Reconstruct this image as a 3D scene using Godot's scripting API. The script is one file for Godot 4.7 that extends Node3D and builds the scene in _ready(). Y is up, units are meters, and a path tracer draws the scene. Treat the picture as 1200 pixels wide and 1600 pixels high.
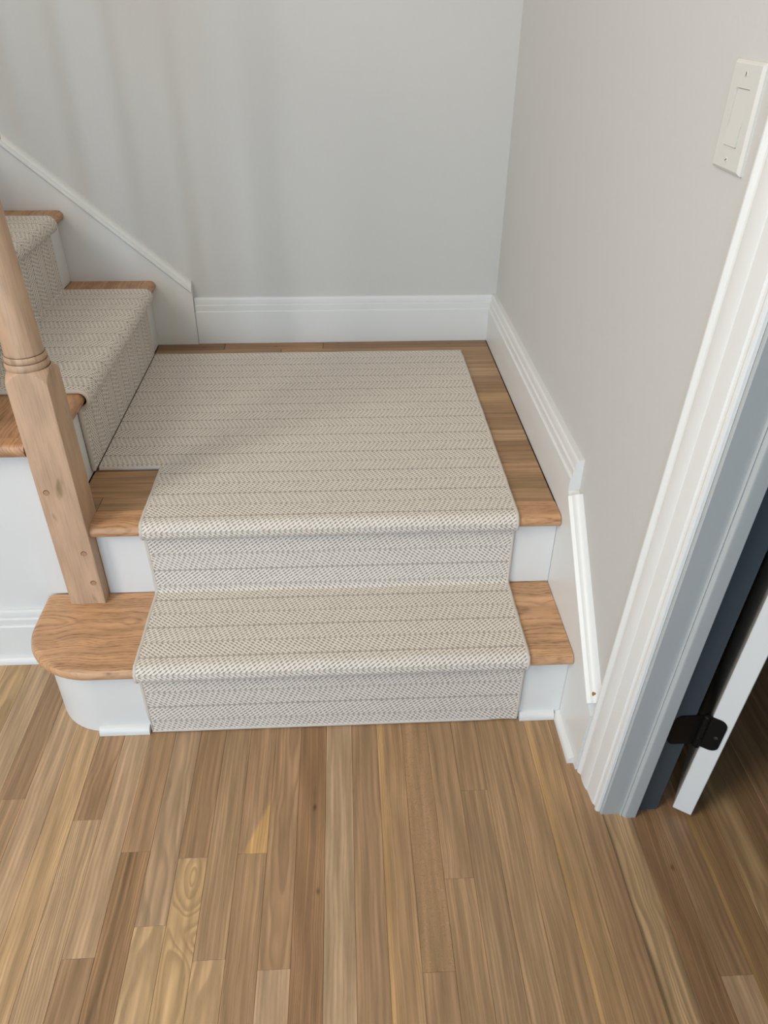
extends Node3D
# Winder landing at the foot of a staircase: oak floor, carpeted steps, newel, door casing.
# x runs right along the treads, y up, z towards the viewer. The right skirt's face is x = 0, the upper riser of the landing is z = 0.

# ---------- measures (metres) ----------
const R1 := 0.195        # top of the starting step
const R2 := 0.3815       # top of the landing
const RISE := 0.1922     # rise of the upper flight
const T1 := 0.2055       # riser of the starting step stands at z = T1
const RUN := 0.2145      # run of the upper flight
const LX := -0.9885      # riser of the upper flight's first step
const NOSE := 0.024
const THK := 0.027
const DB := -0.925       # face of the back baseboard
const WBACK := -0.941
const WR := 0.022        # face of the right wall
const WR2 := 0.130
const WL := -2.50
const WF := 3.60
const CEIL := 4.60
const WS := -0.020       # face of the wall under the stairs
const PITCH := 0.0513
const CXL := -0.8415     # runner's left and right edge on the lower steps
const CXR := -0.092
const CZB := -0.828      # runner's back edge, and the front edge of the upper flight's runner
const CZF := -0.1985
const OFF := 0.008       # carpet thickness
const LEAN := 0.060      # the old door frame is out of plumb

var used := {}
var M := {}
var rng := RandomNumberGenerator.new()


# ---------- mesh collecting ----------
class Soup:
	var p := PackedVector3Array()
	var uv := PackedVector2Array()
	var mapper = null
	var tint := Color(1, 1, 1)

	func tri(a: Vector3, b: Vector3, c: Vector3) -> void:   # counter-clockwise seen from outside
		var n := (b - a).cross(c - a)
		if n.length() < 1e-12:
			return
		n = n.normalized()
		for q in [a, b, c]:
			p.append(q)
			uv.append(mapper.call(q, n) if mapper else Vector2(q.x, q.z))

	func tri_uv(a: Vector3, b: Vector3, c: Vector3, ua: Vector2, ub: Vector2, uc: Vector2) -> void:
		if (b - a).cross(c - a).length() < 1e-13:
			return
		p.append(a); p.append(b); p.append(c)
		uv.append(ua); uv.append(ub); uv.append(uc)

	func quad(a: Vector3, b: Vector3, c: Vector3, d: Vector3) -> void:
		tri(a, b, c)
		tri(a, c, d)

	func box(lo: Vector3, hi: Vector3, r := 0.0015) -> void:      # chamfered box
		r = minf(r, 0.45 * minf(hi.x - lo.x, minf(hi.y - lo.y, hi.z - lo.z)))
		var v := func(sx: int, sy: int, sz: int, ax: int) -> Vector3:
			var q := Vector3(hi.x if sx > 0 else lo.x, hi.y if sy > 0 else lo.y, hi.z if sz > 0 else lo.z)
			for k in 3:
				if k != ax:
					q[k] -= r * [sx, sy, sz][k]
			return q
		for s in [-1, 1]:
			var f := [
				[v.call(s, -1, -1, 0), v.call(s, 1, -1, 0), v.call(s, 1, 1, 0), v.call(s, -1, 1, 0)],
				[v.call(-1, s, -1, 1), v.call(-1, s, 1, 1), v.call(1, s, 1, 1), v.call(1, s, -1, 1)],
				[v.call(-1, -1, s, 2), v.call(1, -1, s, 2), v.call(1, 1, s, 2), v.call(-1, 1, s, 2)]]
			for q in f:
				if s > 0:
					quad(q[0], q[1], q[2], q[3])
				else:
					quad(q[3], q[2], q[1], q[0])
		if r <= 0.0:
			return
		var mid := (lo + hi) / 2.0
		for s in [-1, 1]:
			for t in [-1, 1]:
				out4(v.call(-1, s, t, 1), v.call(1, s, t, 1), v.call(1, s, t, 2), v.call(-1, s, t, 2), mid)
				out4(v.call(s, -1, t, 0), v.call(s, 1, t, 0), v.call(s, 1, t, 2), v.call(s, -1, t, 2), mid)
				out4(v.call(s, t, -1, 0), v.call(s, t, 1, 0), v.call(s, t, 1, 1), v.call(s, t, -1, 1), mid)
				for u in [-1, 1]:
					out3(v.call(s, t, u, 0), v.call(s, t, u, 1), v.call(s, t, u, 2), mid)

	func out3(a: Vector3, b: Vector3, c: Vector3, mid: Vector3) -> void:
		if (b - a).cross(c - a).dot(a - mid) > 0.0:
			tri(a, b, c)
		else:
			tri(a, c, b)

	func out4(a: Vector3, b: Vector3, c: Vector3, d: Vector3, mid: Vector3) -> void:
		out3(a, b, c, mid)
		out3(a, c, d, mid)

	# a closed outline swept through frames: basis.x and basis.y carry the outline, the frames follow each other along basis.z
	func sweep(outline: PackedVector2Array, frames: Array, caps := true) -> void:
		var o := outline.duplicate()
		if Geometry2D.is_polygon_clockwise(o) :
			o.reverse()
		var n := o.size()
		for i in frames.size() - 1:
			var f: Transform3D = frames[i]
			var g: Transform3D = frames[i + 1]
			for k in n:
				var a: Vector2 = o[k]
				var b: Vector2 = o[(k + 1) % n]
				quad(f * Vector3(a.x, a.y, 0), f * Vector3(b.x, b.y, 0), g * Vector3(b.x, b.y, 0), g * Vector3(a.x, a.y, 0))
		if caps:
			var t := Geometry2D.triangulate_polygon(o)
			var f0: Transform3D = frames[0]
			var f1: Transform3D = frames[-1]
			for k in range(0, t.size(), 3):
				var q := [o[t[k]], o[t[k + 1]], o[t[k + 2]]]
				if (q[1] - q[0]).cross(q[2] - q[0]) < 0.0:
					q = [q[0], q[2], q[1]]
				tri(f1 * Vector3(q[0].x, q[0].y, 0), f1 * Vector3(q[1].x, q[1].y, 0), f1 * Vector3(q[2].x, q[2].y, 0))
				tri(f0 * Vector3(q[0].x, q[0].y, 0), f0 * Vector3(q[2].x, q[2].y, 0), f0 * Vector3(q[1].x, q[1].y, 0))

	func lathe(centre: Vector3, rows: Array, seg := 40) -> void:   # rows of [radius, height]
		for i in rows.size() - 1:
			for k in seg:
				var a := TAU * k / seg
				var b := TAU * (k + 1) / seg
				var q := func(r: Array, w: float) -> Vector3: return centre + Vector3(r[0] * sin(w), r[1], r[0] * cos(w))
				quad(q.call(rows[i], a), q.call(rows[i], b), q.call(rows[i + 1], b), q.call(rows[i + 1], a))

	func tube(path: PackedVector3Array, radius: float, seg := 8) -> void:
		var rings := []
		for i in path.size():
			var t := (path[mini(i + 1, path.size() - 1)] - path[maxi(i - 1, 0)]).normalized()
			var s := t.cross(Vector3(0.3, 0.62, 0.73)).normalized()
			var u := s.cross(t)
			var ring := PackedVector3Array()
			for k in seg:
				ring.append(path[i] + radius * (cos(TAU * k / seg) * s + sin(TAU * k / seg) * u))
			rings.append(ring)
		for i in path.size() - 1:
			var shift := 0
			var best := INF
			for h in seg:
				var dd: float = rings[i][0].distance_to(rings[i + 1][h])
				if dd < best:
					best = dd
					shift = h
			for k in seg:
				var a: Vector3 = rings[i][k]
				var b: Vector3 = rings[i][(k + 1) % seg]
				var c: Vector3 = rings[i + 1][(k + 1 + shift) % seg]
				var d: Vector3 = rings[i + 1][(k + shift) % seg]
				out4(a, b, c, d, (path[i] + path[i + 1]) / 2.0)
		for e in [0, path.size() - 1]:
			for k in seg:
				var inner: Vector3 = path[1] if e == 0 else path[path.size() - 2]
				out3(rings[e][k], rings[e][(k + 1) % seg], path[e], inner)

	func mesh(crease := 40.0) -> ArrayMesh:
		var n := p.size()
		var face := PackedVector3Array()
		face.resize(n / 3)
		var at := {}
		for t in n / 3:
			face[t] = (p[3 * t + 1] - p[3 * t]).cross(p[3 * t + 2] - p[3 * t])
			for k in 3:
				var key := Vector3i((p[3 * t + k] * 50000.0).round())
				if at.has(key):
					at[key].append(t)
				else:
					at[key] = [t]
		var least := cos(deg_to_rad(crease))
		var normal := PackedVector3Array()
		normal.resize(n)
		var color := PackedColorArray()
		color.resize(n)
		color.fill(tint)
		for t in n / 3:
			var f := face[t].normalized()
			for k in 3:
				var sum := Vector3.ZERO
				for o in at[Vector3i((p[3 * t + k] * 50000.0).round())]:
					if face[o].normalized().dot(f) >= least:
						sum += face[o]
				normal[3 * t + k] = sum.normalized()
		var index := PackedInt32Array()
		index.resize(n)
		for t in n / 3:
			index[3 * t] = 3 * t
			index[3 * t + 1] = 3 * t + 2
			index[3 * t + 2] = 3 * t + 1
		var arrays := []
		arrays.resize(Mesh.ARRAY_MAX)
		arrays[Mesh.ARRAY_VERTEX] = p
		arrays[Mesh.ARRAY_NORMAL] = normal
		arrays[Mesh.ARRAY_TEX_UV] = uv
		arrays[Mesh.ARRAY_COLOR] = color
		arrays[Mesh.ARRAY_INDEX] = index
		var m := ArrayMesh.new()
		m.add_surface_from_arrays(Mesh.PRIMITIVE_TRIANGLES, arrays)
		return m


# ---------- naming ----------
func numbered(parent: Node, called: String) -> String:
	var key := str(parent.get_instance_id()) + called
	used[key] = used.get(key, -1) + 1
	return called if used[key] == 0 else "%s_%03d" % [called, used[key]]


func put(s: Soup, called: String, m: Material, parent: Node = self, crease := 40.0) -> MeshInstance3D:
	var o := MeshInstance3D.new()
	o.mesh = s.mesh(crease)
	o.material_override = m
	o.name = numbered(parent, called)
	parent.add_child(o, true)
	return o


func thing(called: String, label: String, category: String, group := "", at := Vector3.ZERO) -> Node3D:
	var o := Node3D.new()
	o.name = numbered(self, called)
	o.position = at
	add_child(o, true)
	return tag(o, label, category, group)


func tag(o: Node3D, label: String, category: String, group := "") -> Node3D:
	o.set_meta("label", label)
	o.set_meta("category", category)
	if group:
		o.set_meta("group", group)
	return o


func structure(called: String, label: String, category: String) -> Node3D:
	var o := thing(called, label, category)
	o.set_meta("kind", "structure")
	return o


# ---------- texture mapping ----------
func strip_map(axis: int, strip: int, low: float, wide: float, start: float) -> Callable:
	# one of the sixteen boards of the oak sheet; the grain runs along `axis`, `low`..`low + wide` lies across it
	var across := 2 if axis == 0 else 0
	return func(q: Vector3, n: Vector3) -> Vector2:
		var c := clampf((q[across] - low) / wide, 0.0, 1.0)
		var w := q[axis]
		if absf(n[axis]) > 0.7:
			w += q.y
		return Vector2((strip + 0.06 + 0.88 * c) / 16.0, (w - start) / 1.7)


func wide_map(axis: int, shift: Vector2) -> Callable:              # the broad tread board: 1.2 m along the grain, 0.3 m across
	var across := 2 if axis == 0 else 0
	return func(q: Vector3, n: Vector3) -> Vector2:
		var w := q[axis]
		var c := q[across]
		if absf(n.y) < 0.7:
			c += q.y * 0.8
		return Vector2(c / 0.3 + shift.x, w / 1.2 + shift.y)


func post_map() -> Callable:
	return func(q: Vector3, _n: Vector3) -> Vector2:
		return Vector2((q.x * 1.0 - q.z * 0.9) / 0.16, q.y / 0.9)


# ---------- textures ----------
func noise(freq: float, octaves := 3, seed_ := 1) -> FastNoiseLite:
	var f := FastNoiseLite.new()
	f.noise_type = FastNoiseLite.TYPE_SIMPLEX_SMOOTH
	f.frequency = freq
	f.fractal_octaves = octaves
	f.seed = seed_
	return f


func oak_sheet() -> Array:
	# sixteen boards, 64 pixels wide (51 mm) and 2048 long (1.7 m); each is a cut through its own log
	# [distance of the pith across, depth of the cut, slope of the cut, ring spacing, line strength, waver, base r, g, b, feature]
	var kinds := [
		[140, 20, 0.004, 3.4, 0.20, 3.0, 186, 150, 112, ""], [190, 10, 0.002, 3.0, 0.15, 2.0, 205, 168, 124, ""],
		[30, 22, 0.030, 4.2, 0.24, 5.0, 182, 145, 108, ""], [10, 30, -0.026, 4.8, 0.24, 7.0, 192, 158, 122, ""],
		[26, 18, 0.022, 5.5, 0.30, 8.0, 214, 177, 126, "eye"], [120, 12, 0.005, 3.4, 0.26, 5.0, 176, 138, 100, "streak"],
		[60, 16, 0.016, 2.6, 0.34, 7.0, 204, 170, 130, ""], [24, 40, 0.012, 4.6, 0.26, 12.0, 186, 148, 108, "ripple"],
		[110, 25, 0.006, 3.8, 0.16, 4.0, 178, 142, 106, ""], [150, 14, 0.004, 2.8, 0.24, 3.0, 168, 130, 94, "knots"],
		[130, 18, 0.003, 3.2, 0.20, 3.0, 186, 148, 106, "edge"], [170, 14, 0.004, 3.6, 0.13, 4.0, 198, 165, 129, ""],
		[36, 20, -0.030, 4.6, 0.26, 6.0, 208, 172, 126, ""], [100, 14, 0.008, 3.0, 0.20, 5.0, 184, 147, 108, ""],
		[60, 26, 0.010, 3.6, 0.30, 9.0, 200, 166, 122, "dark_edges"], [120, 15, 0.006, 3.2, 0.16, 3.0, 182, 146, 110, "sapwood"]]
	var warp := noise(0.012, 3, 3)
	var fine := noise(0.25, 2, 8)
	var broad := noise(0.02, 2, 21)
	var data := PackedByteArray()
	data.resize(1024 * 2048 * 3)
	for s in 16:
		var k: Array = kinds[s]
		var cx: float = k[0]
		for y in 2048:
			var w := y * 0.83                                     # mm along the board
			var depth: float = k[1] + k[2] * (w - 700.0) + 9.0 * warp.get_noise_2d(w * 0.25, s * 900.0)
			var wander: float = 3.5 * warp.get_noise_2d(w * 0.35 + 4000.0, s * 700.0)
			for x in 64:
				var u := x * 0.8                                  # mm across
				var du := u - cx + wander
				var feature: String = k[9]
				var extra := 0.0
				var gold := 0.0
				if feature == "eye":
					var ex := u - 30.0
					var ew := (w - 620.0) * 0.32
					var g := exp(-(ex * ex + ew * ew) / 380.0)
					du = lerpf(du, ex * 1.6, g)
					depth = lerpf(depth, absf(ew) * 1.5, g)
				elif feature == "ripple":
					depth += 5.0 * sin(w * 0.11 + 2.0 * warp.get_noise_2d(u * 2.0, w * 0.5))
				elif feature == "streak":
					extra = 0.42 * exp(-pow((u - 14.0 - 5.0 * sin(w * 0.008)) / 4.0, 2.0)) + 0.3 * exp(-pow((u - 25.0 - 4.0 * sin(w * 0.008)) / 2.2, 2.0))
				elif feature == "edge":
					gold = 0.6 * exp(-pow((u - 6.0 - 3.0 * sin(w * 0.006)) / 5.0, 2.0))
				elif feature == "dark_edges":
					var g2 := 4.0 + 7.0 * (0.5 + warp.get_noise_2d(w * 0.3, 77.0))
					extra = 0.7 * (exp(-pow(u / g2, 2.0)) + exp(-pow((51.0 - u) / (g2 * 0.7), 2.0)))
				elif feature == "sapwood":
					gold = 1.25 * smoothstep(-4.0, 4.0, u - 46.0 + (w - 560.0) * 0.36) * (1.0 if w < 720.0 else 0.0)
				elif feature == "knots":
					for c in [Vector2(30, 500), Vector2(38, 660), Vector2(12, 905), Vector2(26, 1240)]:
						extra += 0.75 * exp(-(pow((u - c.x) / 2.6, 2.0) + pow((w - c.y) / 5.5, 2.0)))
				var r := sqrt(du * du + depth * depth)
				r += (k[5] + 3.0) * warp.get_noise_3d(u * 1.0, w * 0.16, s * 300.0)
				r = r * 0.62 + 4.0 * warp.get_noise_1d(r * 3.0 + s * 60.0)
				var ring := fposmod(r / k[3], 1.0)
				var late := smoothstep(0.15, 0.75, ring) * (1.0 - smoothstep(0.80, 1.0, ring))
				var pore := maxf(0.0, fine.get_noise_2d(u * 3.2 + s * 500.0, w * 0.10)) * 0.10
				var vague := broad.get_noise_2d(u * 3.2 + s * 333.0, w * 0.16)
				var tone: float = 1.0 - k[4] * (0.22 + 0.40 * maxf(0.0, 0.5 + vague)) * late - pore * (0.4 + 0.6 * late) - 0.42 * extra + 0.17 * vague
				var at := (y * 1024 + s * 64 + x) * 3
				data[at] = clampi(int((k[6] + 26.0 * gold) * tone), 0, 255)
				data[at + 1] = clampi(int((k[7] + 20.0 * gold) * (tone - 0.03 * (1.0 - tone))), 0, 255)
				data[at + 2] = clampi(int((k[8] + 2.0 * gold) * (tone - 0.12 * (1.0 - tone))), 0, 255)
	return [ImageTexture.create_from_image(Image.create_from_data(1024, 2048, false, Image.FORMAT_RGB8, data))]


func tread_sheet() -> ImageTexture:
	var warp := noise(0.012, 3, 30)
	var fine := noise(0.3, 2, 31)
	var data := PackedByteArray()
	data.resize(384 * 1024 * 3)
	for y in 1024:
		var w := y * 1.17
		var depth := 62.0 + 0.05 * (w - 520.0) + 7.0 * warp.get_noise_2d(w * 0.4, 5.0)
		for x in 384:
			var u := x * 0.78
			var du := u - 118.0 + 10.0 * warp.get_noise_2d(w * 0.45, 900.0)
			var r := sqrt(du * du + depth * depth) + 7.0 * warp.get_noise_2d(u * 0.9, w * 0.25)
			r += 9.0 * warp.get_noise_1d(r * 2.5)
			var ring := fposmod(r / 6.0, 1.0)
			var late := smoothstep(0.35, 0.85, ring) * (1.0 - smoothstep(0.88, 1.0, ring))
			var pore := maxf(0.0, fine.get_noise_2d(u * 3.4, w * 0.09)) * (0.25 + 0.75 * late)
			var tone := 1.0 - 0.085 * late - 0.55 * pore + 0.13 * warp.get_noise_2d(u * 2.0, w * 0.3 + 3000.0)
			var at := (y * 384 + x) * 3
			data[at] = clampi(int(206.0 * tone), 0, 255)
			data[at + 1] = clampi(int(160.0 * (tone - 0.08 * (1.0 - tone))), 0, 255)
			data[at + 2] = clampi(int(119.0 * (tone - 0.20 * (1.0 - tone))), 0, 255)
	return ImageTexture.create_from_image(Image.create_from_data(384, 1024, false, Image.FORMAT_RGB8, data))


func post_sheet() -> ImageTexture:
	var a := noise(0.02, 3, 50)
	var b := noise(0.3, 2, 51)
	var data := PackedByteArray()
	data.resize(128 * 512 * 3)
	for y in 512:
		for x in 128:
			var tone := 1.0 + 0.10 * a.get_noise_2d(x * 1.2, y * 0.5) - 0.10 * maxf(0.0, b.get_noise_2d(x * 1.1, y * 0.05))
			var smudge := smoothstep(0.45, 0.8, a.get_noise_2d(x * 2.0 + 900.0, y * 0.8)) * 0.20
			tone -= smudge
			var at := (y * 128 + x) * 3
			data[at] = clampi(int(198.0 * tone), 0, 255)
			data[at + 1] = clampi(int(164.0 * tone), 0, 255)
			data[at + 2] = clampi(int(134.0 * (tone - 0.3 * smudge)), 0, 255)
	return ImageTexture.create_from_image(Image.create_from_data(128, 512, false, Image.FORMAT_RGB8, data))


const TILE := Vector2(0.2112, 0.1652)      # the herringbone's repeat: 16 strokes, four bands

func herringbone() -> Array:
	var nx := 1024
	var ny := 800
	var rag := noise(0.05, 2, 60)
	var yarn := noise(0.35, 2, 61)
	var color := PackedByteArray()
	var high := PackedByteArray()
	color.resize(nx * ny * 3)
	high.resize(nx * ny * 3)
	for y in ny:
		var v := y * 4.0 / ny
		var band := int(v)
		var f := v - band                                          # 0..1 across a band
		for x in nx:
			var u := x * 20.0 / nx
			var lean := f if band % 2 == 0 else 1.0 - f
			var wob := 0.16 * rag.get_noise_2d(x * 0.7, y * 0.9)
			var row := floorf(lean * 7.0)
			var s := u + 5.2 * (0.62 * lean + 0.38 * (row + 0.5) / 7.0) + wob
			var stroke := absf(fposmod(s, 1.0) - 0.5) * 2.0        # 1 in the dark furrow, 0 on the ridge
			var along := fposmod(lean * 7.0, 1.0)    # the loops along a ridge
			var loop := 0.5 - 0.5 * cos(TAU * along)
			var dark := smoothstep(0.40, 0.95, stroke) * (0.58 + 0.42 * loop)
			var seam := exp(-pow(minf(f, 1.0 - f) / 0.035, 2.0)) * (0.75 if (band % 2 == 0) == (f < 0.5) else 0.45)
			dark = clampf(maxf(dark, seam) + 0.18 * yarn.get_noise_2d(x, y), 0.0, 1.0)
			var light := 1.0 + 0.10 * yarn.get_noise_2d(x * 0.8 + 5000.0, y * 0.8)
			var at := (y * nx + x) * 3
			color[at] = clampi(int(lerpf(239.0, 148.0, dark) * light), 0, 255)
			color[at + 1] = clampi(int(lerpf(230.0, 139.0, dark) * light), 0, 255)
			color[at + 2] = clampi(int(lerpf(219.0, 128.0, dark) * light), 0, 255)
			var h := clampi(int(235.0 * (1.0 - 0.8 * dark) * (0.75 + 0.25 * loop) * light), 0, 255)
			high[at] = h
			high[at + 1] = h
			high[at + 2] = h
	return [ImageTexture.create_from_image(Image.create_from_data(nx, ny, false, Image.FORMAT_RGB8, color)),
		ImageTexture.create_from_image(Image.create_from_data(nx, ny, false, Image.FORMAT_RGB8, high))]


# ---------- materials ----------
func mat(c: Color, rough := 0.5, spec := 0.5) -> StandardMaterial3D:
	var m := StandardMaterial3D.new()
	m.albedo_color = c
	m.roughness = rough
	m.metallic_specular = spec
	return m


func painted(c: Color, rough: float, bump: float, freq: float) -> StandardMaterial3D:
	var m := mat(c, rough)
	var t := NoiseTexture2D.new()
	t.width = 256
	t.height = 256
	t.seamless = true
	t.noise = noise(freq, 3, 5)
	m.heightmap_enabled = true
	m.heightmap_texture = t
	m.heightmap_scale = bump
	m.uv1_triplanar = true
	m.uv1_world_triplanar = true
	m.uv1_scale = Vector3(3, 3, 3)
	return m


func materials() -> void:
	M.wall = painted(Color(0.800, 0.793, 0.774), 0.75, 0.02, 0.09)
	M.trim = painted(Color(0.890, 0.890, 0.876), 0.36, 0.02, 0.03)
	M.ceiling = mat(Color(0.86, 0.86, 0.85), 0.9)
	M.plastic = mat(Color(0.835, 0.825, 0.795), 0.4)
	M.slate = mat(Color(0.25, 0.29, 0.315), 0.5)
	M.jamb = painted(Color(0.70, 0.715, 0.71), 0.30, 0.01, 0.03)  # grey puts the shade on the white jamb and stop into their colour
	M.room = mat(Color(0.10, 0.11, 0.11), 0.9)  # near-black colour stands in for the lack of light in this room
	M.black = mat(Color(0.022, 0.022, 0.024), 0.55, 0.35)
	M.steel = mat(Color(0.30, 0.30, 0.31), 0.4)
	M.steel.metallic = 0.8
	M.gap = mat(Color(0.16, 0.115, 0.08), 0.9)
	var sheet: Texture2D = oak_sheet()[0]
	M.floor = mat(Color(1, 1, 1), 0.42)
	M.floor.albedo_texture = sheet
	M.floor.vertex_color_use_as_albedo = true
	M.tread = mat(Color(1, 1, 1), 0.42)
	M.tread.albedo_texture = tread_sheet()
	M.tread.vertex_color_use_as_albedo = true
	M.post = mat(Color(1, 1, 1), 0.5)
	M.post.albedo_texture = post_sheet()
	M.plug = mat(Color(0.70, 0.54, 0.42), 0.5)
	M.chip = mat(Color(0.62, 0.48, 0.24), 0.8)
	M.groove = mat(Color(0.30, 0.20, 0.13), 0.8)
	var h := herringbone()
	M.carpet = mat(Color(1, 1, 1), 0.95, 0.2)
	M.carpet.albedo_texture = h[0]
	M.carpet.heightmap_enabled = true
	M.carpet.heightmap_texture = h[1]
	M.carpet.heightmap_scale = 0.14
	M.carpet.uv1_scale = Vector3(1.0 / TILE.x, 1.0 / TILE.y, 1)
	M.binding = mat(Color(0.82, 0.785, 0.74), 0.95, 0.2)
	M.glass = mat(Color(0.9, 0.95, 0.97, 0.06), 0.02)
	M.glass.transparency = BaseMaterial3D.TRANSPARENCY_ALPHA


# ---------- camera and light ----------
func window_light(at: Vector3, towards: Vector3, size: Vector2, color: Color, energy: float) -> void:
	var l := AreaLight3D.new()
	l.name = numbered(self, "window_daylight")
	l.area_size = size
	l.area_normalize_energy = true
	l.light_color = color
	l.light_energy = energy
	l.set("area_range", 20.0)
	l.shadow_enabled = true
	add_child(l, true)
	l.look_at_from_position(at, at + towards, Vector3.UP)


func camera_and_light() -> void:
	var c := Camera3D.new()
	c.name = "camera"
	c.transform = Transform3D(Basis(Vector3(0.99864757, 0.0069038, 0.05153034), Vector3(0.02354162, 0.8236682, -0.56658307), Vector3(-0.04635548, 0.56703001, 0.82239171)), Vector3(-0.4306, 1.2488, 1.2468))
	c.fov = 68.592
	c.near = 0.02
	c.far = 60.0
	add_child(c)
	c.current = true
	var e := Environment.new()
	e.background_mode = Environment.BG_SKY
	var sky := ProceduralSkyMaterial.new()
	sky.sky_top_color = Color(0.62, 0.74, 0.92)
	sky.sky_horizon_color = Color(0.86, 0.90, 0.95)
	sky.ground_horizon_color = Color(0.62, 0.64, 0.62)
	sky.ground_bottom_color = Color(0.40, 0.42, 0.38)
	e.sky = Sky.new()
	e.sky.sky_material = sky
	e.tonemap_mode = Environment.TONE_MAPPER_LINEAR
	e.tonemap_exposure = 0.87
	e.sdfgi_enabled = true
	e.ssao_enabled = true
	e.ssil_enabled = true
	var w := WorldEnvironment.new()
	w.name = "surroundings"
	w.environment = e
	add_child(w)
	for q in WINDOWS:
		var wall: String = q[0]
		var mid: float = (q[1] + q[2]) / 2.0
		var up: float = (q[3] + q[4]) / 2.0
		var size := Vector2(q[2] - q[1] - 0.1, q[4] - q[3] - 0.1)
		if wall == "front":
			window_light(Vector3(mid, up, WF - 0.03), Vector3(0, 0, -1), size, q[5], q[6])
		else:
			window_light(Vector3(WL + 0.03, up, mid), Vector3(1, 0, 0), size, q[5], q[6])


# wall, from, to, sill, head, colour of its daylight, energy
const WINDOWS := [
	["front", -2.42, -2.20, 0.25, 2.25, Color(0.95, 0.97, 1.0), 1.9],
	["front", -1.95, -0.95, 0.15, 1.35, Color(0.60, 0.82, 1.0), 4.0],
	["left", 1.20, 2.50, 1.60, 3.90, Color(1.0, 0.968, 0.925), 11.0],
]


# ---------- the room ----------
func pane_window(parent_name: String, wall: String, a: float, b: float, y0: float, y1: float, label: String) -> void:
	var o := structure(parent_name, label, "window")
	var place := func(u: float, v: float, d: float) -> Vector3:      # u along the wall, v up, d outwards
		return Vector3(u, v, WF + d) if wall == "front" else Vector3(WL - d, v, u)
	var bar := func(u0: float, u1: float, v0: float, v1: float, d0: float, d1: float, called: String, m: Material) -> void:
		var s := Soup.new()
		var p: Vector3 = place.call(u0, v0, d0)
		var q: Vector3 = place.call(u1, v1, d1)
		s.box(p.min(q), p.max(q), 0.003)
		put(s, called, m, o)
	bar.call(a, a + 0.04, y0, y1, 0.02, 0.09, "frame", M.trim)
	bar.call(b - 0.04, b, y0, y1, 0.02, 0.09, "frame", M.trim)
	bar.call(a + 0.04, b - 0.04, y0, y0 + 0.04, 0.02, 0.09, "frame", M.trim)
	bar.call(a + 0.04, b - 0.04, y1 - 0.04, y1, 0.02, 0.09, "frame", M.trim)
	bar.call(a + 0.04, b - 0.04, y0 + 0.04, y1 - 0.04, 0.05, 0.056, "pane", M.glass)


func wall_with_hole(called: String, label: String, plane: String, lo: Vector3, hi: Vector3, holes: Array) -> void:
	# a thick wall in a plane ("z" or "x"); holes are [from, to, sill, head] along it, left to right
	var o := structure(called, label, "wall")
	var s := Soup.new()
	var ax := 0 if plane == "z" else 2
	var at := lo[ax]
	for h in holes + [[hi[ax], hi[ax], 0, 0]]:
		var p := lo
		var q := hi
		p[ax] = at
		q[ax] = h[0]
		if q[ax] - p[ax] > 0.001:
			s.box(p, q, 0.0)
		if h[1] > h[0]:
			p[ax] = h[0]
			q[ax] = h[1]
			if h[2] > lo.y:
				s.box(p, Vector3(q.x, h[2], q.z), 0.0)
			s.box(Vector3(p.x, h[3], p.z), q, 0.0)
		at = h[1]
	put(s, "plaster", M.wall, o)


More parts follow.
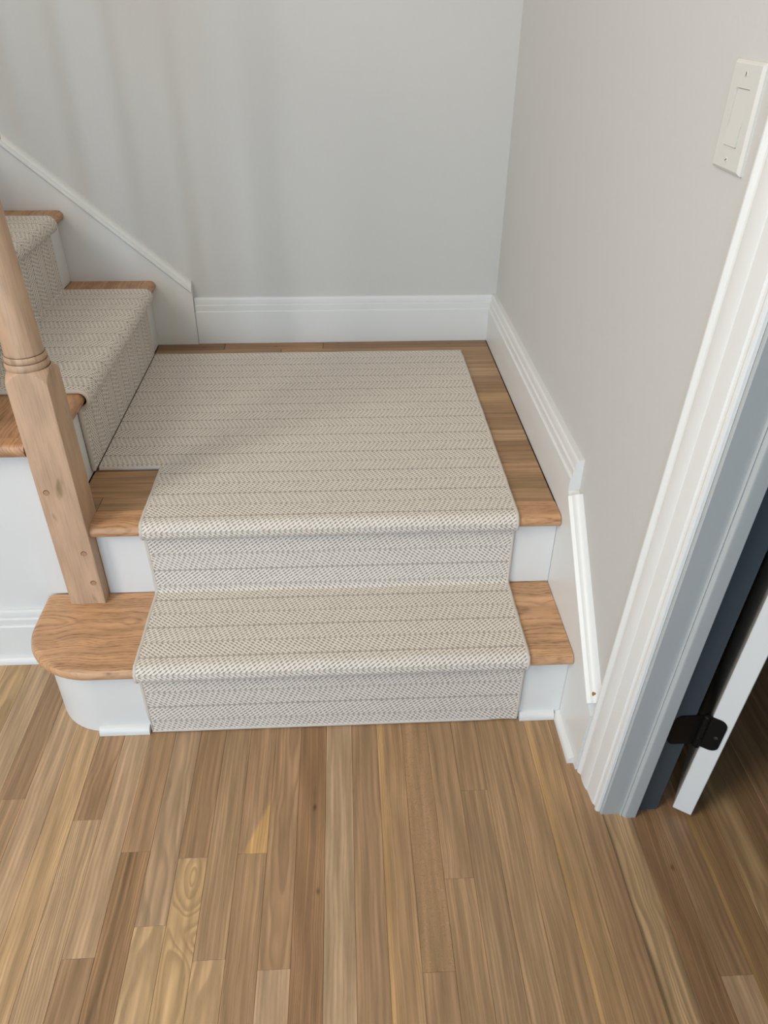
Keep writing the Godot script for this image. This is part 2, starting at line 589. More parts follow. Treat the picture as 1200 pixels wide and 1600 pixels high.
func room() -> void:
	var s := Soup.new()
	# back wall, continued behind the dark room
	var o := structure("wall_back", "pale greige painted wall behind the landing", "wall")
	s.box(Vector3(WL - 0.15, 0, WBACK - 0.12), Vector3(2.5, CEIL, WBACK), 0.0)
	put(s, "plaster", M.wall, o)
	# right wall with the doorway, whose jamb leans a little
	o = structure("wall_right", "pale painted wall on the right with light switch and doorway", "wall")
	s = Soup.new()
	var outline := PackedVector2Array([Vector2(WBACK, 0), Vector2(0.420, 0), Vector2(0.420 + LEAN * 2.08, 2.08), Vector2(1.32, 2.08), Vector2(1.26, 0), Vector2(WF, 0), Vector2(WF, CEIL), Vector2(WBACK, CEIL)])
	s.sweep(outline, [Transform3D(Basis(Vector3(0, 0, 1), Vector3(0, 1, 0), Vector3(-1, 0, 0)), Vector3(WR2, 0, 0)), Transform3D(Basis(Vector3(0, 0, 1), Vector3(0, 1, 0), Vector3(-1, 0, 0)), Vector3(WR, 0, 0))])
	put(s, "plaster", M.wall, o, 20.0)
	var front := []
	var left := []
	for q in WINDOWS:
		(front if q[0] == "front" else left).append([q[1], q[2], q[3], q[4]])
	front.sort_custom(func(a: Array, b: Array) -> bool: return a[0] < b[0])
	wall_with_hole("wall_front", "painted wall with windows behind the viewer", "z", Vector3(WL - 0.15, 0, WF), Vector3(2.5, CEIL, WF + 0.14), front)
	wall_with_hole("wall_left", "painted wall with a window beyond the stairs", "x", Vector3(WL - 0.15, 0, WBACK), Vector3(WL, CEIL, WF), left)
	var n := 0
	for q in WINDOWS:
		n += 1
		pane_window("window_%d" % n, q[0], q[1], q[2], q[3], q[4], "white framed window %s" % ["tall and narrow, in the wall behind the viewer", "low and wide, in the wall behind the viewer", "high in the wall on the left"][n - 1])
	s = Soup.new()
	s.box(Vector3(WL - 0.15, CEIL, WBACK - 0.12), Vector3(2.5, CEIL + 0.15, WF + 0.14), 0.0)
	o = structure("ceiling", "plain white ceiling high above the stair hall", "ceiling")
	put(s, "plaster", M.ceiling, o)
	# the unlit room behind the door, its darkness put into the wall colour
	o = structure("wall_side", "walls of the unlit room behind the open door, its darkness coloured in", "wall")
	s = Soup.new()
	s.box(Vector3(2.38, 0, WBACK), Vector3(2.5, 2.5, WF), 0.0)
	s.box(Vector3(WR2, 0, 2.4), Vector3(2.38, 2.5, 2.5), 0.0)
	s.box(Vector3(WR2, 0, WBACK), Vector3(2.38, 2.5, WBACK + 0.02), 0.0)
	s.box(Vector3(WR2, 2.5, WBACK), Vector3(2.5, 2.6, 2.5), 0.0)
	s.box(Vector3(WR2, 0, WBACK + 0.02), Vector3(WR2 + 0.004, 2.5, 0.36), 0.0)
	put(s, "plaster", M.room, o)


func plank(lo: float, hi: float, z0: float, z1: float, strip: int, shift: float, tint: Color, into: Soup = null) -> Soup:
	var s := into if into else Soup.new()
	var g := 0.00012
	var c := 0.0005
	s.mapper = strip_map(2, strip, lo, hi - lo, shift)
	s.tint = tint
	var a := lo + g
	var b := hi - g
	var p := z0 + g
	var q := z1 - g
	var y := -0.0002 * rng.randf()
	s.quad(Vector3(a + c, y, q - c), Vector3(b - c, y, q - c), Vector3(b - c, y, p + c), Vector3(a + c, y, p + c))
	var top := [Vector3(a + c, y, q - c), Vector3(b - c, y, q - c), Vector3(b - c, y, p + c), Vector3(a + c, y, p + c)]
	var rim := [Vector3(a, y - c, q), Vector3(b, y - c, q), Vector3(b, y - c, p), Vector3(a, y - c, p)]
	for k in 4:
		var e := (k + 1) % 4
		s.quad(rim[k], rim[e], top[e], top[k])
		s.quad(rim[k] - Vector3(0, 0.012, 0), rim[e] - Vector3(0, 0.012, 0), rim[e], rim[k])
	return s


func floor_boards() -> void:
	var o := structure("floor", "oak strip floor of narrow mixed-tone planks", "floor")
	var s := Soup.new()
	s.box(Vector3(WL, -0.12, WBACK), Vector3(2.38, -0.0125, WF), 0.0)
	put(s, "subfloor", M.gap, o)
	var ends := {-3: 0.357, 0: 0.407, 1: 0.650, 2: 0.474, 3: 0.605, 4: 0.490, 5: 0.662, 6: 0.487, 7: 0.681, 12: 0.697, 13: 0.549, 14: 0.378, 21: 0.724}
	# board of the sheet and tint: [upper strip, its brightness, lower strip, its brightness]
	var looks := {
		-3: [8, 0.86, 0, 0.92], -2: [11, 0.98, 11, 1.0], -1: [1, 0.98, 1, 1.0], 0: [2, 0.90, 6, 1.0], 1: [11, 0.98, 8, 0.93], 2: [13, 1.0, 5, 0.92],
		3: [3, 1.0, 12, 1.02], 4: [8, 0.86, 4, 1.05], 5: [0, 0.92, 12, 1.06], 6: [15, 0.98, 13, 0.94], 7: [2, 0.95, 11, 1.02], 8: [9, 0.92, 9, 0.92],
		9: [11, 0.90, 11, 0.90], 10: [8, 0.95, 8, 0.95], 11: [10, 1.0, 10, 1.0], 12: [7, 0.94, 8, 0.97], 13: [13, 1.0, 0, 0.90], 14: [8, 0.95, 0, 0.84],
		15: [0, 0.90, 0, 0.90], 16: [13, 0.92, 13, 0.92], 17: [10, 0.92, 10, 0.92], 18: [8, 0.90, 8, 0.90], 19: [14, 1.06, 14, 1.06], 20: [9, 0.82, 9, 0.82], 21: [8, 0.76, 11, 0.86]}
	var shifts := {4: -0.095, 6: -0.173, 12: -0.2, 8: -0.10}
	rng.seed = 11
	var rest := Soup.new()
	for k in range(-30, 65):
		var lo := -0.949 + PITCH * k
		if lo < WL or lo + PITCH > 2.38:
			continue
		var z := 0.15 if lo > -0.92 and lo + PITCH < 0.0 else -0.02
		if lo > WR2:
			z = WBACK + 0.03
		var first := true
		var nth := 0
		while z < WF - 0.01:
			var end := z + rng.randf_range(0.55, 1.35)
			if first and ends.has(k):
				end = ends[k]
			elif first and looks.has(k):
				end = rng.randf_range(0.98, 1.3)
			if WF - end < 0.35:
				end = WF
			var strip := rng.randi() % 16
			var bright := rng.randf_range(0.84, 1.03)
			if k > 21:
				bright *= 0.76  # darker tint stands for the shade on boards in the dark room
			var shift := z - rng.randf_range(0.02, 0.25)
			if looks.has(k) and nth < 2:
				strip = looks[k][2 * mini(nth, 1)]
				bright = looks[k][2 * mini(nth, 1) + 1]
				if shifts.has(k) and (nth == 1) == (k == 4) :
					shift = shifts[k] - (0.0 if k != 4 else 0.0)
			if (strip == 4 or strip == 15) and not (looks.has(k) and nth < 2):
				strip = 13
			var warm := rng.randf_range(-0.015, 0.015)
			var pale := clampf((bright - 0.96) * 1.2, 0.0, 0.12)
			var tint := Color(bright * (0.955 + warm - pale), bright * (0.955 - pale), bright * (0.95 - warm - 0.5 * pale))
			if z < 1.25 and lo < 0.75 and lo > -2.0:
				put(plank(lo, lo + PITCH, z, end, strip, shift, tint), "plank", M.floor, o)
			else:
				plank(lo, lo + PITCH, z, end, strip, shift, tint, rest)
			z = end
			first = false
			nth += 1
	rest.tint = Color(0.95, 0.95, 0.95)
	var r := put(rest, "plank_field", M.floor, o)
	r.set_meta("kind", "stuff")


# baseboard in section: x = away from the wall, y = up
func base_section(h: float, d := 0.016) -> PackedVector2Array:
	return PackedVector2Array([Vector2(0, 0), Vector2(d, 0), Vector2(d, h - 0.0405), Vector2(d - 0.0015, h - 0.039), Vector2(d - 0.0045, h - 0.038), Vector2(d - 0.0035, h - 0.0355), Vector2(d - 0.0035, h - 0.022), Vector2(d - 0.0055, h - 0.0205), Vector2(d - 0.0075, h - 0.0195), Vector2(d - 0.0065, h - 0.0175), Vector2(d - 0.0065, h - 0.006), Vector2(d - 0.0085, h - 0.0015), Vector2(d - 0.011, h), Vector2(0, h)])


func frame_at(at: Vector3, x: Vector3, y: Vector3) -> Transform3D:
	return Transform3D(Basis(x, y, x.cross(y)), at)


func shoe_section() -> PackedVector2Array:
	return PackedVector2Array([Vector2(0, 0), Vector2(0.0125, 0), Vector2(0.0125, 0.006), Vector2(0.011, 0.0115), Vector2(0.0075, 0.0155), Vector2(0.003, 0.0175), Vector2(0, 0.018)])


func cap_section() -> PackedVector2Array:      # skirt cap: x = away from the wall, y = square to the skirt's slope
	return PackedVector2Array([Vector2(0, -0.004), Vector2(0.022, -0.004), Vector2(0.0250, -0.0015), Vector2(0.0258, 0.002), Vector2(0.0250, 0.0055), Vector2(0.0215, 0.0075), Vector2(0.0185, 0.009), Vector2(0.0165, 0.013), Vector2(0.012, 0.0165), Vector2(0.006, 0.019), Vector2(0, 0.020)])


func trims() -> void:
	var s := Soup.new()
	# baseboard behind the landing
	var o := structure("baseboard_back", "white stepped baseboard along the back of the landing", "baseboard")
	s.sweep(base_section(0.137), [frame_at(Vector3(0.0130, R2, WBACK), Vector3(0, 0, 1), Vector3(0, 1, 0)) * Transform3D(), frame_at(Vector3(-0.8680, R2, WBACK), Vector3(0, 0, 1), Vector3(0, 1, 0))], true)
	put(s, "board", M.trim, o, 25.0)
	# baseboard along the right of the landing
	o = structure("baseboard_right", "white baseboard on the right wall of the landing, cut off square", "baseboard")
	s = Soup.new()
	var sec := base_section(0.137, 0.022)
	s.sweep(sec, [frame_at(Vector3(WR, R2, 0.030), Vector3(-1, 0, 0), Vector3(0, 1, 0)), frame_at(Vector3(WR, R2, WBACK + 0.001), Vector3(-1, 0, 0), Vector3(0, 1, 0))])
	put(s, "board", M.trim, o, 25.0)
	# right skirt with its sloping cap
	o = structure("trim_1", "white skirt board with sloping cap beside the two lower steps", "trim")
	s = Soup.new()
	var slope := 0.915
	var top0 := 0.450
	var zend := 0.3385
	var low := top0 - slope * (zend - 0.030)
	s.sweep(PackedVector2Array([Vector2(-0.02, 0.0), Vector2(0.3408, 0.0), Vector2(0.3408 + LEAN * low, low), Vector2(zend - 0.01, low + slope * 0.01), Vector2(0.030, top0), Vector2(0.030, R2), Vector2(-0.02, R2)]),
		[Transform3D(Basis(Vector3(0, 0, 1), Vector3(0, 1, 0), Vector3(-1, 0, 0)), Vector3(WR, 0, 0)), Transform3D(Basis(Vector3(0, 0, 1), Vector3(0, 1, 0), Vector3(-1, 0, 0)), Vector3(0.0, 0, 0))])
	put(s, "board", M.trim, o, 25.0)
	s = Soup.new()
	var down := Vector3(0, -slope, 1).normalized()
	var square := Vector3(0, 1, slope).normalized()
	var c0 := Vector3(WR, top0, 0.030) + down * 0.012
	var c1 := Vector3(WR, low, zend) - down * 0.014
	s.sweep(cap_section(), [frame_at(c1, Vector3(-1, 0, 0), square), frame_at(c0, Vector3(-1, 0, 0), square)])
	var cap := put(s, "cap", M.trim, o, 35.0)
	s = Soup.new()
	var spot := c1 - down * 0.016 + square * 0.0135 + Vector3(-0.013, 0, 0)
	s.box(spot - Vector3(0.0035, 0.004, 0.003), spot + Vector3(0.0035, 0.004, 0.003), 0.0015)
	put(s, "bare_wood_chip", M.chip, cap)
	# shoe moulding at the foot of the right skirt
	s = Soup.new()
	s.sweep(shoe_section(), [frame_at(Vector3(-0.0002, 0, 0.326), Vector3(-1, 0, 0), Vector3(0, 1, 0)), frame_at(Vector3(-0.0002, 0, T1 + 0.0005), Vector3(-1, 0, 0), Vector3(0, 1, 0))])
	o = structure("trim_2", "short white shoe moulding on the floor below the right skirt board", "trim")
	put(s, "moulding", M.trim, o, 30.0)
	# left skirt, along the upper flight
	o = structure("trim_3", "white stair skirt rising to the left along the back wall", "trim")
	s = Soup.new()
	var k := RISE / RUN
	var x0 := -0.869
	var y0 := 0.535
	var far := WL
	s.sweep(PackedVector2Array([Vector2(x0, R2), Vector2(x0, y0), Vector2(far, y0 + k * (x0 - far)), Vector2(far, 0.9), Vector2(-1.3, R2)]), [Transform3D(Basis(), Vector3(0, 0, WBACK)), Transform3D(Basis(), Vector3(0, 0, -0.921))])
	put(s, "board", M.trim, o, 25.0)
	s = Soup.new()
	var sq := Vector3(0, sqrt(1.0 + k * k), 0)      # plumb cut at the foot
	s.sweep(cap_section(), [frame_at(Vector3(x0, y0, WBACK) + sq * 0.004, Vector3(0, 0, 1), sq), frame_at(Vector3(far, y0 + k * (x0 - far), WBACK) + sq * 0.004, Vector3(0, 0, 1), sq)])
	put(s, "cap", M.trim, o, 35.0)
	# wall under the upper flight, its stringer and baseboard
	o = structure("wall_understair", "white panelled wall closing the side of the upper flight", "wall")
	s = Soup.new()
	var steps := PackedVector2Array([Vector2(-1.0165, 0.0)])
	for i in 7:
		steps.append(Vector2(-1.0165 if i == 0 else LX - RUN * i - 0.0155, R2 + RISE * (i + 1) - THK - 0.0005))
		steps.append(Vector2(LX - RUN * (i + 1) - 0.0155, R2 + RISE * (i + 1) - THK - 0.0005))
	steps[-1].x = WL
	steps.append(Vector2(WL, 0.0))
	s.sweep(steps, [Transform3D(Basis(), Vector3(0, 0, -0.10)), Transform3D(Basis(), Vector3(0, 0, WS))])
	put(s, "panel", M.trim, o, 25.0)
	s = Soup.new()
	var apron := PackedVector2Array([Vector2(-1.0165, 0.196), Vector2(-1.0165, 0.5455)])
	for i in 7:
		apron.append(Vector2(LX - RUN * (i + 1) - 0.0155, R2 + RISE * (i + 1) - THK - 0.0005))
		if i < 6:
			apron.append(Vector2(LX - RUN * (i + 1) - 0.0155, R2 + RISE * (i + 2) - THK - 0.0005))
	apron.append(Vector2(LX - RUN * 7 - 0.0155, 0.325 + 0.86 * 1.42))
	apron.append(Vector2(-1.0735, 0.325))
	apron.append(Vector2(-1.0735, 0.196))
	s.sweep(apron, [Transform3D(Basis(), Vector3(0, 0, WS)), Transform3D(Basis(), Vector3(0, 0, -0.0045))])
	put(s, "stringer", M.trim, o, 25.0)
	o = structure("baseboard_left", "white baseboard with shoe moulding at the foot of the understair wall", "baseboard")
	s = Soup.new()
	s.sweep(base_section(0.143), [frame_at(Vector3(-1.060, 0, WS), Vector3(0, 0, 1), Vector3(0, 1, 0)), frame_at(Vector3(WL, 0, WS), Vector3(0, 0, 1), Vector3(0, 1, 0))])
	put(s, "board", M.trim, o, 25.0)
	s = Soup.new()
	s.sweep(shoe_section(), [frame_at(Vector3(-1.060, 0, WS + 0.016), Vector3(0, 0, 1), Vector3(0, 1, 0)), frame_at(Vector3(WL, 0, WS + 0.016), Vector3(0, 0, 1), Vector3(0, 1, 0))])
	put(s, "shoe_moulding", M.trim, o, 30.0)


func doorway() -> void:
	var lean := Basis(Vector3.RIGHT, atan(LEAN))
	var up := lean * Vector3(0, 1, 0)
	# casing: section in (z, x), extruded up the leaning jamb
	var o := structure("trim_4", "white moulded door casing on the right wall", "trim")
	var sec := PackedVector2Array([Vector2(0.341, 0.0215), Vector2(0.341, 0.0050), Vector2(0.3425, 0.0032), Vector2(0.3455, 0.0030), Vector2(0.348, 0.0045), Vector2(0.3515, 0.0075), Vector2(0.3545, 0.0082), Vector2(0.3575, 0.0072), Vector2(0.362, 0.0066), Vector2(0.369, 0.0066), Vector2(0.377, 0.0074), Vector2(0.385, 0.0090), Vector2(0.3875, 0.0106), Vector2(0.395, 0.0112), Vector2(0.410, 0.0122), Vector2(0.4165, 0.0134), Vector2(0.4185, 0.0156), Vector2(0.4225, 0.0164), Vector2(0.4245, 0.0150), Vector2(0.428, 0.0142), Vector2(0.4315, 0.0150), Vector2(0.4330, 0.0175), Vector2(0.4335, 0.0215)])
	var turn := Basis(Vector3(0, 0, 1), Vector3(1, 0, 0), Vector3(0, 1, 0))
	var s := Soup.new()
	s.sweep(sec, [Transform3D(lean * turn, Vector3(0, 0.0005, 0)), Transform3D(lean * turn, Vector3(0, 0.0005, 0) + up * 2.13)])
	put(s, "moulding", M.trim, o, 22.0)
	# jamb with its stop, shade mixed into their grey, and the slate painted rabbet
	o = structure("trim_5", "white door jamb with moulded stop, shade coloured in grey, slate painted behind the stop", "trim")
	s = Soup.new()
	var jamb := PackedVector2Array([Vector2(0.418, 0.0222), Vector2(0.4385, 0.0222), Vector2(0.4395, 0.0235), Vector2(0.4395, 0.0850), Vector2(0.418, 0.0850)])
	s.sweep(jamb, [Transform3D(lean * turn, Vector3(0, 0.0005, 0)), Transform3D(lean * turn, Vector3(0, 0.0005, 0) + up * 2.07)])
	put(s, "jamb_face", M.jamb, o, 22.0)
	s = Soup.new()
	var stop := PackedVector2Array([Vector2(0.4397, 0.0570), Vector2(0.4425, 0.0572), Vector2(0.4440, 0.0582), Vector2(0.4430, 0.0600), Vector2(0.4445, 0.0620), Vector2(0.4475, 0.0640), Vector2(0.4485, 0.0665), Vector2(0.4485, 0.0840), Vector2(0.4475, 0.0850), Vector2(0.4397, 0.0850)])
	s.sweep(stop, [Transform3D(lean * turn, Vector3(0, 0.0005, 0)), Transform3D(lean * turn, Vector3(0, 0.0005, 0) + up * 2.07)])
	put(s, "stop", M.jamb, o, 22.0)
	s = Soup.new()
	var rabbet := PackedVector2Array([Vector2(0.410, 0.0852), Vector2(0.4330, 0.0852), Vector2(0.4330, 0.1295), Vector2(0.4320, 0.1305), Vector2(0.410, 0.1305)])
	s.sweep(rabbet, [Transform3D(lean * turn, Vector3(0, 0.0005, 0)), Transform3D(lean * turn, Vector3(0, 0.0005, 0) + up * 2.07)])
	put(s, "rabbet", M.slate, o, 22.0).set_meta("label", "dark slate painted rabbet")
	# the door, swung far open into the dark room
	o = structure("door_1", "white door swung wide open, only its hinge edge showing", "door")
	o.transform = Transform3D(lean * Basis(Vector3(0.531, 0, -0.8474), Vector3(0, 1, 0), Vector3(0.8474, 0, 0.531)), Vector3(0.155, 0.0, 0.439))
	s = Soup.new()
	s.box(Vector3(0, 0.012, 0), Vector3(0.74, 2.03, 0.0335), 0.0012)
	put(s, "leaf", M.trim, o)
	var hinge := Node3D.new()
	hinge.name = "hinge"
	o.add_child(hinge)
	hinge.set_meta("label", "black butt hinge")
	var inv := o.transform.affine_inverse()
	var plate := func(w: float, h: float, r: float) -> PackedVector2Array:   # one pair of corners rounded
		var q := PackedVector2Array([Vector2(0, 0)])
		for i in 7:
			q.append(Vector2(w - r + r * sin(PI / 2 * i / 6), r - r * cos(PI / 2 * i / 6)))
		for i in 7:
			q.append(Vector2(w - r + r * cos(PI / 2 * i / 6), h - r + r * sin(PI / 2 * i / 6)))
		q.append(Vector2(0, h))
		return q
	# door leaf lies on the door's edge (local x = 0), jamb leaf on the rabbet
	s = Soup.new()
	s.sweep(plate.call(0.034, 0.078, 0.014), [Transform3D(Basis(Vector3(0, 0, 1), Vector3(0, 1, 0), Vector3(-1, 0, 0)), Vector3(0.0005, 0.204, -0.008)), Transform3D(Basis(Vector3(0, 0, 1), Vector3(0, 1, 0), Vector3(-1, 0, 0)), Vector3(-0.0022, 0.204, -0.008))])
	put(s, "hinge_leaf", M.black, hinge, 25.0)
	s = Soup.new()
	var jl := inv * Transform3D(lean * Basis(Vector3(-1, 0, 0), Vector3(0, 1, 0), Vector3(0, 0, 1)), Vector3(0.146, 0, 0.433) + up * 0.206 - Vector3(0, 0.0, 0.0))
	var jr := inv * Transform3D(lean * Basis(Vector3(-1, 0, 0), Vector3(0, 1, 0), Vector3(0, 0, 1)), Vector3(0.146, 0, 0.4355) + up * 0.206)
	s.sweep(plate.call(0.050, 0.076, 0.014), [jr, jl])
	put(s, "hinge_leaf", M.black, hinge, 25.0)
	s = Soup.new()
	var pin := inv * (Vector3(0.1475, 0, 0.4375) + up * 0.204)
	s.lathe(pin, [[0.0, -0.003], [0.004, -0.002], [0.0062, 0.0], [0.0062, 0.0255], [0.0056, 0.026], [0.0062, 0.0265], [0.0062, 0.052], [0.0056, 0.0525], [0.0062, 0.053], [0.0062, 0.078], [0.005, 0.080], [0.0, 0.082]], 20)
	put(s, "knuckle", M.black, hinge, 30.0)
	for q in [Vector2(0.0165, 0.239), Vector2(0.0205, 0.220), Vector2(0.0205, 0.264)]:
		s = Soup.new()
		s.lathe(Vector3.ZERO, [[0.0034, 0.0], [0.0034, 0.0006], [0.0026, 0.0009], [0.0010, 0.0005], [0.0, 0.0004]], 16)
		var screw := put(s, "screw", M.steel if q.x < 0.018 else M.black, hinge, 30.0)
		screw.transform = Transform3D(Basis(Vector3(0, 0, 1), Vector3(-1, 0, 0), Vector3(0, -1, 0)), Vector3(-0.0022, q.y, q.x))


# ---------- stairs ----------
# a board whose outline is in plan (x, z), counter-clockwise seen from above; `nosed` says which of its corners sit on a rounded edge and which way that faces
func nosed_slab(outline: Array, top: float, thick: float, mapper: Callable, tint := Color(1, 1, 1)) -> Soup:
	var s := Soup.new()
	s.mapper = mapper
	s.tint = tint
	var r := thick / 2.0
	var rings := []
	for k in 9:
		var a := PI * k / 8.0 - PI / 2.0
		var ring := PackedVector3Array()
		for q in outline:
			var inset: float = r * (1.0 - cos(a))
			ring.append(Vector3(q[0] - q[2] * inset, top - r + r * sin(a), q[1] - q[3] * inset))
		rings.append(ring)
	var n := outline.size()
	for k in 8:
		for i in n:
			var j := (i + 1) % n
			s.quad(rings[k][i], rings[k][j], rings[k + 1][j], rings[k + 1][i])
	for e in [0, 8]:
		var flat := PackedVector2Array()
		for q in rings[e]:
			flat.append(Vector2(q.x, q.z))
		var t := Geometry2D.triangulate_polygon(flat)
		for i in range(0, t.size(), 3):
			var a: Vector3 = rings[e][t[i]]
			var b: Vector3 = rings[e][t[i + 1]]
			var c: Vector3 = rings[e][t[i + 2]]
			if ((b - a).cross(c - a).y > 0.0) == (e == 8):
				s.tri(a, b, c)
			else:
				s.tri(a, c, b)
	return s


func starting_step() -> void:
	var o := thing("starting_step", "lowest step with round bullnose oak tread and white curved riser", "stair step")
	# carcass behind the riser
	var s := Soup.new()
	s.box(Vector3(-0.93, 0.0, -0.015), Vector3(-0.001, R1 - THK - 0.0005, T1 - 0.013), 0.0)
	put(s, "carcass", M.gap, o)
	# riser: straight, then a quarter turn to the wall
	s = Soup.new()
	var face := PackedVector2Array()
	var back := PackedVector2Array()
	var c := Vector2(-0.935, T1 - 0.116)
	face.append(Vector2(-0.0005, T1))
	back.append(Vector2(-0.0005, T1 - 0.012))
	for i in 13:
		var a := PI / 2 * i / 12
		face.append(c + 0.116 * Vector2(-sin(a), cos(a)))
		back.append(c + 0.104 * Vector2(-sin(a), cos(a)))
	face.append(Vector2(-1.051, 0.0))
	back.append(Vector2(-1.039, 0.0))
	back.reverse()
	var ring := face + back
	var frame := Basis(Vector3(1, 0, 0), Vector3(0, 0, 1), Vector3(0, -1, 0))
	s.sweep(ring, [Transform3D(frame, Vector3(0, R1 - THK - 0.0003, 0)), Transform3D(frame, Vector3(0, 0.0008, 0))])
	put(s, "riser", M.trim, o, 30.0)
	# tread with a rounded left end
	var plan := [[-0.0012, -0.001, 0, 0]]
	var ct := Vector2(-0.934, T1 + NOSE - 0.141)
	plan.append([-1.075, -0.001, -1, 0])
	for i in range(16, -1, -1):
		var a := PI / 2 * i / 16
		plan.append([ct.x - 0.141 * sin(a), ct.y + 0.141 * cos(a), -sin(a), cos(a)])
	plan.append([-0.0012, T1 + NOSE, 0, 1])
	put(nosed_slab(plan, R1, THK, wide_map(0, Vector2(0.10, 0.90))), "tread", M.tread, o, 50.0)
	for q in [["left", -0.948, CXL - 0.006], ["right", CXR + 0.006, -0.0130]]:
		s = Soup.new()
		s.sweep(shoe_section(), [frame_at(Vector3(q[2], 0.0005, T1), Vector3(0, 0, 1), Vector3(0, 1, 0)), frame_at(Vector3(q[1], 0.0005, T1), Vector3(0, 0, 1), Vector3(0, 1, 0))])
		put(s, "shoe_moulding", M.trim, o, 30.0)


func landing() -> void:
	var o := thing("landing", "square oak landing of narrow boards between the two flights", "landing")
	var s := Soup.new()
	s.box(Vector3(LX - 0.001, 0.0, WBACK + 0.001), Vector3(-0.0015, R2 - 0.019, -0.0165), 0.0)
	put(s, "carcass", M.gap, o)
	s = Soup.new()
	s.box(Vector3(-0.943, R1 + 0.001, -0.0155), Vector3(-0.0005, R2 - THK - 0.0005, 0.0), 0.0008)
	put(s, "riser", M.trim, o)
	# nosing
	var tint := Color(0.93, 0.90, 0.86)
	var plan := [[-0.0015, -0.0360, 0, 0], [-0.9433, -0.0360, 0, 0], [-0.9433, NOSE, 0, 1], [-0.0015, NOSE, 0, 1]]
	put(nosed_slab(plan, R2, THK, wide_map(0, Vector2(0.23, 0.13)), tint), "nosing", M.tread, o, 50.0).set_meta("label", "rounded oak nosing")
	# boards behind it, some of them in two lengths
	rng.seed = 5
	var strips := [0, 13, 8, 2, 9, 3, 0, 8, 13, 1, 9, 0, 3, 8, 0, 13, 9]
	var z := -0.0365
	for i in 17:
		var z0 := maxf(z - 0.0525, DB - 0.0135)
		var cuts := [LX + 0.0012, -0.0015]
		if i == 16:
			cuts = [LX + 0.0012, -0.79, -0.497, -0.0015]
		elif i == 15:
			cuts = [LX + 0.0012, -0.62, -0.0015]
		elif i % 3 == 1:
			cuts = [LX + 0.0012, rng.randf_range(-0.75, -0.25), -0.0015]
		if i == 0:
			cuts[0] = -0.9433
		for k in cuts.size() - 1:
			var bright := rng.randf_range(0.68, 0.96)
			var b := Soup.new()
			b.mapper = strip_map(0, strips[i], z0, z - z0, -1.05 - rng.randf_range(0.0, 0.4))
			b.tint = Color(bright, bright * 0.95, bright * 0.88)
			b.box(Vector3(cuts[k] + 0.0004, R2 - 0.018, z0 + 0.0004), Vector3(cuts[k + 1] - 0.0004, R2 - rng.randf() * 0.0004, z - 0.0004), 0.0011)
			put(b, "board", M.floor, o)
		z = z0
	var b2 := Soup.new()
	b2.mapper = strip_map(0, 8, -0.089, 0.0525, -1.2)
	b2.tint = Color(0.82, 0.77, 0.71)
	b2.box(Vector3(LX + 0.0015, R2 - 0.018, -0.0887), Vector3(-0.9436, R2 - 0.0001, -0.0410), 0.0005)
	put(b2, "board", M.floor, o)


func upper_steps() -> void:
	var which := ["lowest of the upper flight, passing behind the newel post", "second of the upper flight, its end showing beside the skirt board"]
	for i in 7:
		var y := R2 + RISE * (i + 1)
		var x := LX - RUN * i
		var o := thing("stair_step", "carpeted oak step, %s" % (which[i] if i < 2 else ["third", "fourth", "fifth", "sixth", "seventh"][i - 2] + " step of the upper flight"), "stair step", "steps of the upper flight")
		var s := Soup.new()
		var last := WL + 0.0 if i == 6 else x - RUN
		if i > 0:
			s.box(Vector3(maxf(x - RUN, WL) - 0.0145 + (0.015 if i == 6 else 0.0), 0.0, -0.9205), Vector3(x - 0.0155, y - THK - 0.0005, -0.1005), 0.0)
		else:
			s.box(Vector3(x - RUN - 0.0145, 0.0, -0.9205), Vector3(x - 0.0155, y - THK - 0.0005, -0.1005), 0.0)
		put(s, "carcass", M.gap, o)
		s = Soup.new()
		s.box(Vector3(x - 0.015, y - RISE + 0.0005, -0.9205), Vector3(x, y - THK - 0.0005, -0.0412 if i == 0 else -0.006), 0.0008)
		put(s, "riser", M.trim, o)
		var e := x + NOSE - 0.004
		var b := x - RUN + 0.0003
		var plan: Array
		if i == 0:
			plan = [[e, -0.9207, 1, 0], [b, -0.9207, 0, 0], [b, 0.034, 0, 1], [-1.0168, 0.034, 0, 1], [-1.0168, -0.0410, 0, 0], [e, -0.0410, 1, 0]]
		else:
			plan = [[e, -0.9207, 1, 0], [maxf(b, WL + 0.001), -0.9207, 0, 0], [maxf(b, WL + 0.001), 0.034, 0, 1], [e, 0.034, 1, 1]]
		put(nosed_slab(plan, y, THK, wide_map(2, Vector2(0.13 * i + 0.6, 0.3 * i)), Color(0.84, 0.785, 0.74)), "tread", M.tread, o, 50.0)


